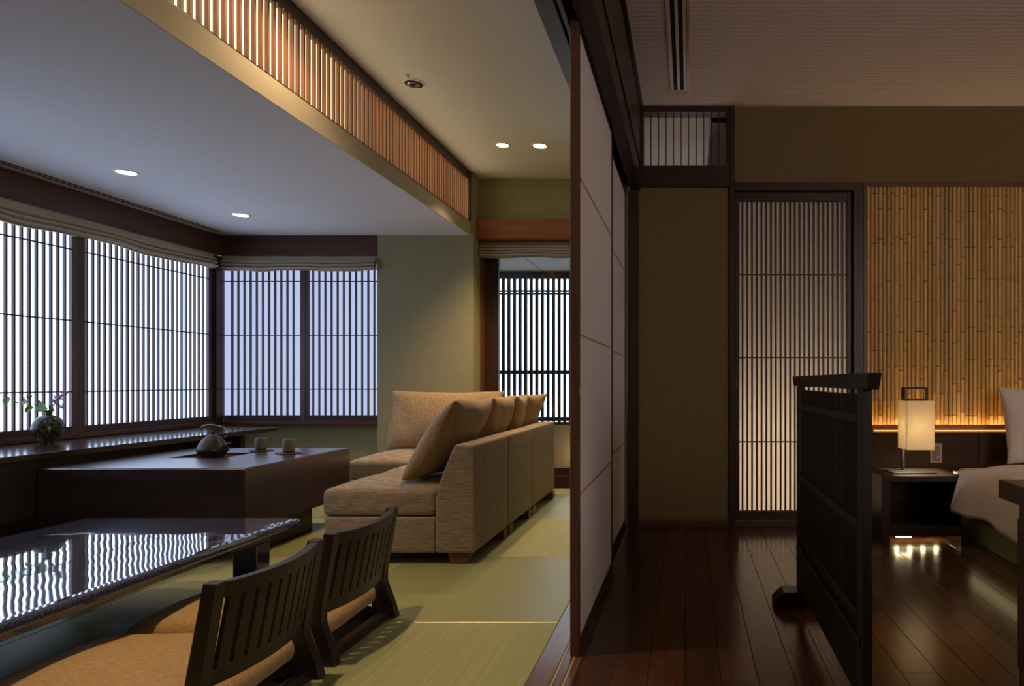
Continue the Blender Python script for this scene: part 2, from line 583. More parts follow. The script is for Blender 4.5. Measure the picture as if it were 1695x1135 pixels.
# ------------------------------------------------------------------ walls
wl = box('wall_left', (-3.78, -3.66, -1.5, 5.3, -.08, .524), M['plaster'])
tag(wl, 'low olive wall under the left window, behind the bench', 'wall', kind='structure')
w2 = box('wall_left', (-3.80, -3.70, -1.5, 5.3, 1.83, 2.0), M['plaster'])
tag(w2, 'wall strip above the left window behind the brown board', 'wall', kind='structure')
w2b = box('wall_left', (-3.80, -3.70, -1.5, 1.82, .524, 1.83), M['plaster'])
tag(w2b, 'solid left wall nearest the viewer', 'wall', kind='structure')
wb = box('wall_back', (-3.78, -2.43, 5.24, 5.40, -.08, .524), M['plaster'])
tag(wb, 'low olive wall under the far windows', 'wall', kind='structure')
w3 = box('wall_back', (-3.78, -2.43, 5.26, 5.40, 1.83, 2.0), M['plaster'])
tag(w3, 'wall strip above the far windows', 'wall', kind='structure')
pc = box('wall_back', (-2.43, -1.68, 5.185, 5.50, -.08, 2.49), M['plaster'])
tag(pc, 'olive plastered pier between far windows and balcony door', 'wall', kind='structure')
w4 = box('wall_back', (-1.68, -.40, 5.35, 5.50, 1.94, 2.49), M['plaster'])
tag(w4, 'warm lit olive wall above the balcony door', 'wall', kind='structure')
w5 = box('wall_right', (-.464, -.36, 3.96, 5.50, -.08, 2.49), M['plaster'])
tag(w5, 'wall behind the sliding paper panels past the bedroom', 'wall', kind='structure')
w6 = box('wall_front', (-3.80, 3.65, -1.62, -1.5, -.08, 2.56), M['plaster'])
tag(w6, 'wall behind the viewer', 'wall', kind='structure')
w7 = box('wall_right', (3.6, 3.72, -1.5, 4.1, -.08, 2.56), M['plaster_up'])
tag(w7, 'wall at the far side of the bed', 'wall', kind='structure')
w8 = box('wall_upper', (-1.90, -1.80, -1.5, 5.3, 2.10, 2.49), M['plaster'])
tag(w8, 'closing wall behind the lattice light band', 'wall', kind='structure')

# bedroom back wall
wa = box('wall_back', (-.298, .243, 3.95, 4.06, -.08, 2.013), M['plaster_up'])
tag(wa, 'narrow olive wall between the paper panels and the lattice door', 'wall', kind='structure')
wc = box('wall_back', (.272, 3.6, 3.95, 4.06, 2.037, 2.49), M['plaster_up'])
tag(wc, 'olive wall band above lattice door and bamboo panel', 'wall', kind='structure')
wd = box('wall_back', (1.035, 3.6, 3.975, 4.06, -.08, 2.037), M['head'])
tag(wd, 'wall carrying the bamboo panel and headboard', 'wall', kind='structure')
cu = None
for k in range(10):
    bm = bmesh.new()
    z0, z1 = .585, 2.018
    rnd = random.Random(k)
    prof = [(z0, 1.0, 0)]
    z = z0 + rnd.uniform(.02, .25)
    while z < z1 - .02:
        prof += [(z - .007, 1.0, 0), (z - .002, 1.10, 1), (z + .001, .92, 1), (z + .003, 1.07, 1), (z + .008, 1.0, 0)]
        z += rnd.uniform(.17, .34)
    prof.append((z1, 1.0, 0))
    R = .0119
    rings = [[bm.verts.new((R * s * math.cos(2 * PI * q / 10), R * s * math.sin(2 * PI * q / 10), z_)) for q in range(10)] for z_, s, _ in prof]
    for a, (ra, rb) in enumerate(zip(rings, rings[1:])):
        for q in range(10):
            f = bm.faces.new((ra[q], ra[(q + 1) % 10], rb[(q + 1) % 10], rb[q]))
            f.smooth = True
            if prof[a][2] and prof[a + 1][2]: f.material_index = 1
    me = bpy.data.meshes.new('bamboo')
    bm.to_mesh(me); bm.free()
    me.materials.append(M['bamboo']); me.materials.append(M['node'])
    _cache['bam%d' % k] = me
x = 1.068
k = 0
while x < 2.75:
    o = bpy.data.objects.new('bamboo_culm', _cache['bam%d' % random.randrange(10)])
    C.objects.link(o)
    o.parent = wd
    o.location = Vector((x, 3.9625 + random.uniform(-.001, .001), 0)) - origin(wd)
    o.rotation_euler = (0, 0, random.uniform(0, 6))
    x += .0245
bt = thing('trim_3', (1.04, 3.95, 0), 'dark wooden frame round the bamboo panel', 'frame', kind='structure')
box('side_post', (1.032, 1.054, 3.925, 3.974, .0, 2.036), M['brown_z'], bt, .002)
box('top_rail', (1.055, 3.6, 3.935, 3.974, 2.018, 2.036), M['board_x'], bt, .002)

# baseboard
bb = box('baseboard_back', (-.298, .243, 3.932, 3.95, 0, .038), M['brown_z'], None, .002)
tag(bb, 'brown baseboard under the narrow olive wall', 'baseboard', kind='structure')

# posts and lintels of the divider
p1 = box('trim_4', (-.363, -.298, 3.93, 4.0, 0, 1.985), M['dark_z'], None, .003)
tag(p1, 'dark post where the sliding panels meet the bedroom back wall', 'post', kind='structure')
lt = thing('trim_5', (-.37, 1, 1.985), 'heavy dark grooved lintel running over the sliding paper panels', 'lintel', kind='structure')
box('lintel_board', (-.46, -.400, -1.5, 3.929, 1.985, 2.11), M['dark_y'], lt, .002)
box('lintel_board', (-.392, -.376, -1.5, 3.929, 1.985, 2.11), M['dark_y'], lt, .002)
box('lintel_board', (-.345, -.283, -1.5, 3.929, 1.985, 2.10), M['dark_y'], lt, .002)
box('groove_bottom', (-.459, -.290, -1.5, 3.929, 2.02, 2.11), M['black'], lt)
box('ledge', (-.30, -.276, -1.5, 3.929, 2.112, 2.122), M['brown_z'], lt, .001)
ub = box('wall_upper', (-.46, -.285, -1.5, 3.94, 2.1225, 2.4895), M['dark_y'], None)
tag(ub, 'dark wooden upper wall above the panel lintel', 'wall', kind='structure')
ct = box('trim_6', (-.284, -.268, -1.5, 3.94, 2.462, 2.4895), M['dark_y'], None, .002)
tag(ct, 'dark cornice strip along the bedroom ceiling', 'cornice', kind='structure')

# ------------------------------------------------------------------ lattice panels
def mapper(kind, plane):
    if kind == 'left':      # u = Y, w = into room (+X)
        return lambda u0, u1, w0, w1, z0, z1: (plane + w0, plane + w1, u0, u1, z0, z1)
    return lambda u0, u1, w0, w1, z0, z1: (u0, u1, plane - w1, plane - w0, z0, z1)

def lattice(root, mp_, u0, u1, z0, z1, ls, rs, br, trl, pitch, start, sw, sd, rails, rt, pmat, ms, mh, depth=.02):
    box('stile', mp_(u0, u0 + ls, -.012, depth, z0, z1), ms, root, .0015)
    box('stile', mp_(u1 - rs, u1, -.012, depth, z0, z1), ms, root, .0015)
    box('bottom_rail', mp_(u0 + ls, u1 - rs, -.012, depth, z0, z0 + br), mh, root, .0015)
    box('top_rail', mp_(u0 + ls, u1 - rs, -.012, depth, z1 - trl, z1), mh, root, .0015)
    box('paper', mp_(u0 + ls, u1 - rs, -.003, -.002, z0 + br, z1 - trl), pmat, root)
    u = start
    while u < u1 - rs - sw:
        if u > u0 + ls + sw:
            box('slat', mp_(u - sw / 2, u + sw / 2, 0, sd, z0 + br, z1 - trl), ms, root)
        u += pitch
    for z in rails:
        box('crossbar', mp_(u0 + ls, u1 - rs, sd - .002, sd + .003, z - rt / 2, z + rt / 2), mh, root)

mL = mapper('left', -3.672)
Z0, Z1 = .553, 1.83
RL = (1.642, 1.220, .799)
for n, (a, b_, nm) in enumerate([(1.83, 2.915, 'left sash nearest the viewer'), (2.915, 3.98, 'second lattice window on the left, behind the vase'), (3.98, 5.10, 'lattice window on the left next to the room corner')]):
    rt = thing('window_%d' % (n + 1), (-3.67, a, Z0), 'bright paper ' + nm, 'window', kind='structure')
    lattice(rt, mL, a, b_, Z0, Z1, .042, .042, .04, .05, .0421, 1.875 + (0 if n == 0 else (2.975 - 1.875 if n == 1 else 4.044 - 1.875)), .011, .014, RL, .008, M['p_left'], M['win_z'], M['win_y'])
mB = mapper('back', 5.215)
for n, (a, b_, st, nm) in enumerate([(-3.665, -2.997, -3.577, 'far lattice window in the room corner'), (-2.995, -2.40, -2.943, 'far lattice window beside the olive pier')]):
    rt = thing('window_%d' % (n + 4), (a, 5.215, Z0), 'pale blue papered ' + nm, 'window', kind='structure')
    lattice(rt, mB, a, min(b_, -2.431), Z0, Z1, .022, .042 if n == 0 else .004, .042, .05, .048, st, .012, .012, RL, .008, M['p_back'], M['win_z'], M['win_x'])
cp = box('trim_7', (-3.70, -3.625, 5.102, 5.172, .524, 1.83), M['dark_z'], None, .003)
tag(cp, 'dark corner post between left and far windows', 'post', kind='structure')
s1 = box('trim_8', (-3.70, -3.632, 1.82, 5.10, .5245, .5525), M['board_y'], None, .002)
tag(s1, 'brown sill under the left windows', 'sill', kind='structure')
s2 = box('trim_9', (-3.70, -2.432, 5.174, 5.239, .5245, .5525), M['board_x'], None, .002)
tag(s2, 'brown sill under the far windows', 'sill', kind='structure')
bd1 = box('trim_10', (-3.70, -3.635, -1.4, 5.18, 1.836, 1.999), M['board_y'], None, .002)
tag(bd1, 'long brown pelmet board above the left windows', 'board', kind='structure')
bd2 = box('trim_11', (-3.70, -2.431, 5.181, 5.25, 1.836, 1.999), M['board_x'], None, .002)
tag(bd2, 'brown pelmet board above the far windows', 'board', kind='structure')

# ------------------------------------------------------------------ roman blinds
def blind(name, kind, plane, u0, u1, ztop, zbot, label, seed, waves, folds=3, depth=.05):
    rnd = random.Random(seed)
    bm = bmesh.new()
    nu = 90
    prof = [(0.012, ztop), (.020, ztop - .022)]
    h = ztop - .03 - zbot
    for k in range(folds):
        za = ztop - .03 - h * k / folds * .9
        prof += [(depth * (.55 + .10 * k), za - .004), (depth * (.85 + .10 * k), za - h / folds * .40), (depth * (.80 + .10 * k), za - h / folds * .70), (depth * (.45 + .10 * k), za - h / folds * .95), (.018, za - h / folds * .88)]
    prof += [(depth * .7, zbot + .004), (depth * .3, zbot)]
    rows_ = []
    for i in range(nu + 1):
        t = i / nu
        u = u0 + (u1 - u0) * t
        sag = sum(a * math.cos(2 * PI * f * t + p) for f, p, a in waves)
        row = []
        for q, (d, z) in enumerate(prof):
            s = (ztop - z) / (ztop - zbot)
            dd = d + .004 * math.sin(7 * t + q) * s
            zz = z + sag * s + .0015 * math.sin(23 * t + q * 1.3)
            row.append(bm.verts.new((plane + dd, u, zz) if kind == 'left' else (u, plane - dd, zz)))
        row.append(bm.verts.new((plane + .006, u, zbot + .01) if kind == 'left' else (u, plane - .006, zbot + .01)))
        row.append(bm.verts.new((plane + .006, u, ztop) if kind == 'left' else (u, plane - .006, ztop)))
        rows_.append(row)
    for a, c in zip(rows_, rows_[1:]):
        n_ = len(a)
        for q in range(n_):
            bm.faces.new((a[q], a[(q + 1) % n_], c[(q + 1) % n_], c[q]))
    bm.faces.new(rows_[0]); bm.faces.new(rows_[-1])
    o = finish(name, bm, M['blind'], None, smooth=False)
    for p in o.data.polygons: p.use_smooth = True
    tag(o, label, 'blind')
    return o
blind('roman_blind', 'left', -3.652, 1.4, 5.09, 1.835, 1.715, 'long linen roman blind gathered up above the left windows', 1, [(4, .5, .010), (9, 1, .003)])
blind('roman_blind', 'back', 5.190, -3.645, -2.433, 1.835, 1.718, 'linen roman blind gathered up above the far corner windows', 2, [(2, 0, .004), (5, 1, .002)])
blind('roman_blind', 'back', 5.345, -1.672, -.47, 1.984, 1.850, 'linen roman blind folded above the balcony door', 3, [(2.5, 1, .005)], 4, .05)

# ------------------------------------------------------------------ balcony door and balcony
lb = box('trim_12', (-1.679, -.465, 5.25, 5.349, 1.986, 2.144), M['red_x'], None, .003)
tag(lb, 'reddish cedar beam above the balcony door', 'beam', kind='structure')
wn = thing('window_6', (-1.0, 5.44, 0), 'tall glazed balcony door behind the sofa', 'window', kind='structure')
box('jamb', (-1.68, -1.652, 5.352, 5.47, .10, 1.94), M['brown_z'], wn, .002)
box('frame', (-1.652, -1.553, 5.42, 5.47, .10, 1.94), M['dark_z'], wn, .002)
box('frame', (-.50, -.465, 5.42, 5.47, .10, 1.94), M['dark_z'], wn, .002)
box('top_rail', (-1.552, -.50, 5.42, 5.47, 1.88, 1.94), M['dark_x'], wn, .002)
box('bottom_rail', (-1.552, -.50, 5.42, 5.47, .10, .157), M['dark_x'], wn, .002)
box('glass_pane', (-1.552, -.50, 5.444, 5.448, .157, 1.88), M['glass'], wn)
ts = box('trim_13', (-1.68, -.465, 5.346, 5.5, -.08, .099), M['dark_x'], None, .002)
tag(ts, 'dark raised step under the balcony door', 'step', kind='structure')
bf = box('floor', (-2.3, .1, 5.502, 6.5, -.08, .05), M['beige'])
tag(bf, 'balcony floor outside the glazed door', 'floor', kind='structure')
sf = box('ceiling', (-2.3, .1, 5.502, 6.42, 1.90, 1.98), M['white'])
tag(sf, 'pale balcony soffit with a joint line', 'ceiling', kind='structure')
box('soffit_joint', (-1.3835, -1.3785, 5.51, 6.4, 1.8985, 1.9005), M['black'], sf)
for a, s_ in ((-2.36, 'left'), (.1, 'right')):
    o = box('wall_' + s_, (a, a + .06, 5.502, 6.5, -.08, 2.0), M['beige'])
    tag(o, s_ + ' end wall of the balcony', 'wall', kind='structure')
pp = box('wall_balcony', (-2.3, .1, 6.3, 6.36, .05, .448), M['beige'])
tag(pp, 'beige balcony parapet glowing warm beyond the sofa', 'wall', kind='structure')
og = thing('balcony_screen', (-1.1, 6.3, .45), 'grey upright slatted screen on the balcony parapet', 'screen')
for z0, z1, nm in ((.449, .475, 'rail'), (.485, .52, 'rail'), (.929, .963, 'rail'), (1.685, 1.700, 'rail'), (1.71, 1.725, 'rail'), (1.834, 1.899, 'rail')):
    box(nm, (-2.29, .09, 6.30, 6.34, z0, z1), M['slat_out'], og, .002)
x = -2.27
x = -1140 + 831.8
x = x * 6.3 / 1100 - 9 * .0527
while x < .05:
    box('slat', (x - .0001, x + .0272, 6.27, 6.30, .47, 1.88), M['slat_out'], og)
    x += .0527

# ------------------------------------------------------------------ divider shoji
def shoji(n, x0, x1, y0, y1, label):
    rt = thing('door_%d' % n, ((x0 + x1) / 2, y0, 0), label, 'sliding panel', kind='structure')
    z0, z1 = .002, 2.005
    box('stile', (x0, x1, y0, y0 + .028, z0, z1), M['brown_z'], rt, .002)
    box('stile', (x0, x1, y1 - .028, y1, z0, z1), M['dark_z'], rt, .002)
    box('bottom_rail', (x0, x1 - .001, y0 + .028, y1 - .028, z0, .052), M['dark_y'], rt, .002)
    box('top_rail', (x0, x1 - .001, y0 + .028, y1 - .028, 1.965, z1), M['dark_y'], rt, .002)
    box('paper', (x1 - .0035, x1 - .0025, y0 + .028, y1 - .028, .052, 1.965), M['p_div'], rt)
    for z in (.502, 1.008, 1.506):
        box('crossbar', (x1 - .0025, x1 - .0005, y0 + .028, y1 - .028, z - .003, z + .003), M['brassline'], rt)
    y = y0 + .05
    while y < y1 - .035:
        box('slat', (x1 - .014, x1 - .004, y - .0045, y + .0045, .052, 1.965), M['dark_z'], rt)
        y += .03
    box('finger_pull', (x1 - .001, x1 + .0008, y0 + .006, y0 + .020, .82, .84), M['brassline'], rt)
    return rt
shoji(1, -.371, -.343, 2.075, 3.0, 'nearer tall white papered sliding panel with brown edge facing the viewer')
shoji(2, -.401, -.373, 2.965, 3.928, 'farther white papered sliding panel behind the first')

# ------------------------------------------------------------------ bedroom lattice door and small transom
mD = mapper('back', 3.975)
dr = thing('door_3', (.27, 3.975, 0), 'tall lattice sliding door glowing softly from behind', 'door', kind='structure')
DX = lambda px: (px - 1140) * 3.96 / 1100
lattice(dr, mD, .272, .972, .035, 1.985, .030, .030, .055, .052, .0284, DX(1229.3), .0105, .012, (1.497, 1.002, .50), .008, M['p_door'], M['dark_z'], M['dark_x'], .022)
for z in (.878, .855, .832):
    bm = bmesh.new(); bmesh.ops.create_icosphere(bm, subdivisions=2, radius=.0055, matrix=Matrix.Translation((.283, 3.952, z)))
    finish('door_stud', bm, M['brass'], dr, smooth=True)
fr = thing('trim_14', (.6, 3.95, 0), 'dark wooden frame round the lattice door', 'frame', kind='structure')
box('post', (.243, .271, 3.925, 4.02, 0, 2.49), M['dark_z'], fr, .002)
box('post', (.974, 1.031, 3.925, 4.02, 0, 2.036), M['dark_z'], fr, .002)
box('head_rail', (.2715, .9735, 3.922, 4.02, 1.987, 2.036), M['dark_x'], fr, .002)
box('sill_rail', (.2715, .9735, 3.925, 4.02, .0, .033), M['brown_z'], fr, .002)
tw = thing('window_7', (-.03, 3.96, 2.14), 'small dark lattice transom high beside the bedroom ceiling', 'window', kind='structure')
box('bottom_board', (-.298, .2425, 3.925, 4.02, 2.014, 2.135), M['dark_x'], tw, .002)
box('top_board', (-.298, .2425, 3.93, 4.02, 2.455, 2.489), M['dark_x'], tw, .002)
box('stile', (-.298, -.268, 3.93, 4.02, 2.135, 2.455), M['dark_z'], tw, .002)
box('stile', (.225, .2425, 3.93, 4.02, 2.135, 2.455), M['dark_z'], tw, .002)
for k in range(11):
    x = -.2255 + k * .0450
    box('slat', (x - .003, x + .003, 3.965, 3.978, 2.135, 2.455), M['dark_z'], tw)
# corridor behind
cf = box('floor', (-.36, 1.6, 4.062, 5.4, -.1, -.01), M['plank']); tag(cf, 'corridor floor behind the lattice door', 'floor', kind='structure')
cc = box('ceiling', (-.36, .14, 4.062, 5.4, 2.49, 2.56), M['white']); tag(cc, 'corridor ceiling seen through the small transom', 'ceiling', kind='structure')
cd = box('trim_15', (.14, .30, 4.062, 5.4, 2.44, 2.56), M['dark_y']); tag(cd, 'dark corridor beam seen through the small transom', 'beam', kind='structure')
ce = box('ceiling', (.30, 1.6, 4.062, 5.4, 2.49, 2.56), M['beige']); tag(ce, 'corridor ceiling past the beam', 'ceiling', kind='structure')
o = box('wall_back', (-.36, 1.6, 5.4, 5.46, -.1, 2.56), M['beige']); tag(o, 'corridor end wall', 'wall', kind='structure')
o = box('wall_right', (1.6, 1.66, 4.062, 5.46, -.1, 2.56), M['beige']); tag(o, 'corridor side wall', 'wall', kind='structure')

# ------------------------------------------------------------------ ceiling vents
v1 = thing('ceiling_vent', (.0, 2.6, 2.49), 'long black air slot with pale frame in the bedroom ceiling', 'vent')
box('frame', (-.100, -.083, .9, 3.72, 2.484, 2.49), M['white_metal'], v1)
box('slot', (-.083, -.062, .9, 3.705, 2.4865, 2.4895), M['black'], v1)
box('frame', (-.062, -.048, .9, 3.72, 2.484, 2.49), M['white_metal'], v1)
box('slot', (-.048, -.027, .9, 3.705, 2.4865, 2.4895), M['black'], v1)
box('frame', (-.027, -.012, .9, 3.72, 2.484, 2.49), M['white_metal'], v1)
box('edge_strip', (-.010, .002, .9, 3.73, 2.482, 2.49), M['brassline'], v1)
v2 = thing('ceiling_vent', (-3.57, 3.5, 2.0), 'thin dark air slot beside the left pelmet board', 'vent')
box('frame', (-3.535, -3.527, 1.5, 5.06, 1.995, 2.0), M['white_metal'], v2)
box('slot', (-3.560, -3.535, 1.5, 5.05, 1.9965, 1.9995), M['black'], v2)
box('frame', (-3.568, -3.560, 1.5, 5.06, 1.995, 2.0), M['white_metal'], v2)
box('slot', (-3.594, -3.568, 1.5, 5.05, 1.9965, 1.9995), M['black'], v2)
box('frame', (-3.632, -3.594, 1.5, 5.06, 1.992, 2.0), M['beige'], v2)

# ------------------------------------------------------------------ downlights
def downlight(x, y, z, label, power, on=True, r=.052, group=None, spot=95, tilt=(0, 0, 0)):
    t = thing('ceiling_downlight', (x, y, z), label, 'ceiling light', group)
    bm = bmesh.new()
    lathe(bm, [(r * .86, -.0005), (r * .9, -.004), (r * 1.1, -.004), (r * 1.15, -.0003)], (x, y, z))
    finish('trim_ring', bm, M['white_metal'], t, (x, y, z), True)
    bm = bmesh.new()
    lathe(bm, [(0, -.0025), (r * .88, -.0025), (r * .88, -.0005)], (x, y, z))
    finish('lens', bm, M['e_spot'] if on else M['black'], t, (x, y, z))
    if not on:
        bm = bmesh.new()
        lathe(bm, [(r * .25, -.006), (r * .55, -.010), (r * .60, -.006), (r * .60, -.001)], (x - .004, y, z))
        finish('swivel_bezel', bm, M['steel'], t, (x, y, z), True)
    if power:
        lamp('downlight_lamp', 'SPOT', (x, y, z - .012), power, WARM, t, .03, tilt, spot, .7)
    return t
downlight(-3.067, 3.624, 2.0, 'round lit downlight in the low ceiling, nearer the viewer', P_SPOT_LOW)
downlight(-3.067, 4.55, 2.0, 'round lit downlight in the low ceiling, near the far windows', P_SPOT_LOW)
downlight(-3.067, 2.70, 2.0, 'downlight in the low ceiling outside the picture', P_SPOT_LOW)
downlight(-1.284, 4.585, 2.49, 'starry lit downlight in the raised ceiling, left of the pair', P_SPOT_HIGH, r=.045)
downlight(-1.03, 4.60, 2.49, 'round lit downlight in the raised ceiling, right of the pair', P_SPOT_HIGH, r=.05)
downlight(-1.504, 3.64, 2.49, 'unlit swivel downlight with pale ring in the raised ceiling', 0, False, .055)
downlight(-1.35, 1.9, 2.49, 'downlight above the low chairs outside the picture', P_SPOT_HIGH * 1.1, spot=75)
downlight(-1.47, 2.70, 2.49, 'downlight in the raised ceiling just above the picture edge', P_SPOT_HIGH * .33, spot=140)
downlight(1.3, 1.9, 2.49, 'bedroom downlight outside the picture, over the floor', P_BED_SPOT, spot=70)
downlight(2.35, 2.75, 2.49, 'added unseen bedroom downlight brightening the bed', P_BED_SPOT * 2.4, spot=85)  # invented fitting, put in to brighten the bedding and bamboo
bm = bmesh.new(); lathe(bm, [(0, -.012), (.008, -.012), (.009, -.004), (.014, -.003), (.014, 0)], (-1.50, 3.54, 2.49), 12)
o = finish('smoke_sensor', bm, M['white_metal'], None, (-1.50, 3.54, 2.49), True)
tag(o, 'tiny white sensor nub beside the unlit swivel downlight', 'sensor')

# ------------------------------------------------------------------ window bench
bn = thing('window_bench', (-3.36, 3, 0), 'long dark polished bench shelf running below the left windows', 'bench')
box('bench_top', (-3.659, -3.06, 1.0, 4.94, .491, .521), M['bench'], bn, .003)
box('cabinet', (-3.655, -3.11, 1.0, 3.18, .216, .490), M['bench_box'], bn, .002)
box('support_panel', (-3.655, -3.27, 4.85, 4.90, 0, .490), M['dark_z'], bn, .002)
box('back_panel', (-3.655, -3.60, 3.18, 4.85, .0, .490), M['dark_y'], bn)
box('under_block', (-3.655, -3.35, 1.0, 3.18, 0, .216), M['black'], bn)  # black block standing in for the darkness under the floating cabinet

# ------------------------------------------------------------------ vase with branches
vc = Vector((-3.49, 3.62, .521))
prof = [(0, .0), (.038, .0), (.040, .006), (.037, .012), (.060, .022), (.084, .045), (.094, .078), (.090, .105), (.072, .135), (.045, .150), (.016, .157), (.013, .160), (.012, .172), (.016, .182), (.011, .182), (.008, .16), (0, .155)]
prof = [(r_ * (.74 if z_ < .155 else 1), z_) for r_, z_ in prof]
bm = bmesh.new(); lathe(bm, prof, vc, 40)
o = finish('vase', bm, M['glaze'], None, vc, True)
tag(o, 'squat round mottled green vase with tiny neck on the window bench', 'vase')
def px(xp, yp, Y): return Vector(((xp - 1140) * Y / 1100, Y, .86 - (yp - 631) * Y / 1100))
neck = vc + Vector((0, 0, .12))
def leaf_bm(c, size, yaw, pitch, fold=.25, wide=.85):
    bm = bmesh.new()
    out = [(0, -.5), (.22, -.50), (.42, -.30), (.48, -.02), (.36, .25), (.16, .45), (0, .62)]
    Mx = Matrix.Translation(c) @ Matrix.Rotation(yaw, 4, 'Y') @ Matrix.Rotation(pitch, 4, 'X')
    mid = [(0, -.42), (0, -.25), (0, 0), (0, .22), (0, .42), (0, .62)]
    for s in (1, -1):
        a = [bm.verts.new(Mx @ Vector((0, fold * 0, m_[1] * size))) for m_ in mid]
        b_ = [bm.verts.new(Mx @ Vector((s * o_[0] * size * wide, -abs(o_[0]) * fold * size, o_[1] * size))) for o_ in out[1:-1]]
        bm.faces.new((a[0], b_[0], b_[1], a[1])); bm.faces.new((a[1], b_[1], b_[2], a[2]))
        bm.faces.new((a[2], b_[2], b_[3], a[3])); bm.faces.new((a[3], b_[3], b_[4], a[4])); bm.faces.new((a[4], b_[4], a[5]))
    r_ = bmesh.ops.extrude_face_region(bm, geom=bm.faces[:])
    bmesh.ops.translate(bm, verts=[v for v in r_['geom'] if isinstance(v, bmesh.types.BMVert)], vec=(0, .0008, 0))
    return bm
br = thing('leafy_branch', neck, 'leafy branch reaching left out of the green vase', 'branch')
bm = bmesh.new()
pts = [neck, px(80, 685, 3.62), px(70, 677, 3.58), px(55, 668, 3.56), px(40, 662, 3.55), px(22, 662, 3.53), px(8, 658, 3.52), px(2, 654, 3.52)]
tube(bm, pts, [.002, .002, .0018, .0015, .0012, .001, .0008, .0006], 6)
finish('stem', bm, M['stem'], br)
for (xp, yp, sz, yaw, pit, wd_) in [(11.4, 663, .036, PI, .2, .95), (26.7, 664, .032, .8, 1.0, .5), (41.7, 664, .042, PI / 2 + .2, .5, .8), (48, 677, .036, PI / 2 - .9 + PI, .3, .7), (49, 655.7, .036, PI / 2, 1.3, .6), (65, 665, .022, -.6, .4, .8), (69.8, 673.6, .046, PI / 2 + .3, .1, .95), (85.8, 675.6, .030, -.3, .5, .6), (74, 686, .018, PI / 2, .9, .7), (2, 654, .016, .3, .6, .8)]:
    finish('leaf', leaf_bm(px(xp, yp, 3.55), sz * 1.25, yaw, pit, .25, wd_), M['leaf'], br)
fb = thing('flower_sprig', neck + Vector((.002, 0, 0)), 'sprig of small lilac blossoms rising right out of the green vase', 'flower')
bm = bmesh.new()
tube(bm, [neck + Vector((.003, 0, 0)), px(84, 684, 3.62), px(90, 668, 3.60), px(97, 655, 3.60), px(108, 649, 3.60)], [.0018, .0015, .0012, .001, .0008], 6)
tube(bm, [px(90, 668, 3.60), px(98, 670, 3.59), px(104, 672, 3.59)], [.001, .0008, .0006], 6)
finish('stem', bm, M['stem'], fb)
bm = bmesh.new()
rnd = random.Random(5)
for k in range(46):
    t = rnd.random()
    c = px(86 + 22 * t + rnd.uniform(-4, 4), 668 - 19 * t + rnd.uniform(-6, 6), 3.60 + rnd.uniform(-.02, .02))
    if k > 38: c = px(rnd.uniform(97, 105), rnd.uniform(669, 674), 3.59)
    for q in range(4):
        d = Vector((rnd.uniform(-1, 1), rnd.uniform(-1, 1), rnd.uniform(-1, 1))) * .006
        bmesh.ops.create_icosphere(bm, subdivisions=1, radius=rnd.uniform(.0024, .0042), matrix=Matrix.Translation(c + d))
o = finish('blossoms', bm, M['flower'], fb, smooth=True)
o['kind'] = 'stuff'

# ------------------------------------------------------------------ irori table (square hearth table)
HX0, HX1, HY0, HY1 = -2.77, -2.475, 3.53, 3.79
TX0, TX1, TY0, TY1, TT, TB = -3.036, -2.076, 3.109, 4.07, .453, .160
ir = thing('hearth_table', ((TX0 + TX1) / 2, (TY0 + TY1) / 2, 0), 'big square dark oak hearth table with a sunken opening, carrying the kettle', 'table')
def iro_body():
    bm = bmesh.new()
    be = .006
    def ring(x0, x1, y0, y1, z): return [bm.verts.new(p) for p in ((x0, y0, z), (x1, y0, z), (x1, y1, z), (x0, y1, z))]
    o0 = ring(TX0, TX1, TY0, TY1, TB); o1 = ring(TX0, TX1, TY0, TY1, TT - be); o2 = ring(TX0 + be, TX1 - be, TY0 + be, TY1 - be, TT)
    h1 = ring(HX0, HX1, HY0, HY1, TT); h2 = ring(HX0, HX1, HY0, HY1, TT - .012)
    for a, c in ((o0, o1), (o1, o2), (o2, h1), (h1, h2)):
        for k in range(4): bm.faces.new((a[k], a[(k + 1) % 4], c[(k + 1) % 4], c[k]))
    bm.faces.new(o0)
    return bm
bm = iro_body()
o = finish('table_body', bm, [M['iro_x'], M['iro_y']], ir)
for p in o.data.polygons:
    if abs(p.normal.x) > .9: p.material_index = 1
bm = bmesh.new()
D = TT - .10
t_ = .012
A = [bm.verts.new(p) for p in ((HX0, HY0, TT - .012), (HX1, HY0, TT - .012), (HX1, HY1, TT - .012), (HX0, HY1, TT - .012))]
B = [bm.verts.new((v.co.x, v.co.y, D)) for v in A]
for k in range(4): bm.faces.new((A[k], A[(k + 1) % 4], B[(k + 1) % 4], B[k]))
bm.faces.new(B)
o = finish('hearth_lining', bm, M['copper'], ir)
box('ash_bed', (HX0 + .002, HX1 - .002, HY0 + .002, HY1 - .002, D + .0005, D + .03), M['mat'], ir)
box('under_block', (-2.935, -2.176, 3.34, 3.84, 0, TB), M['dark_x'], ir, .002)

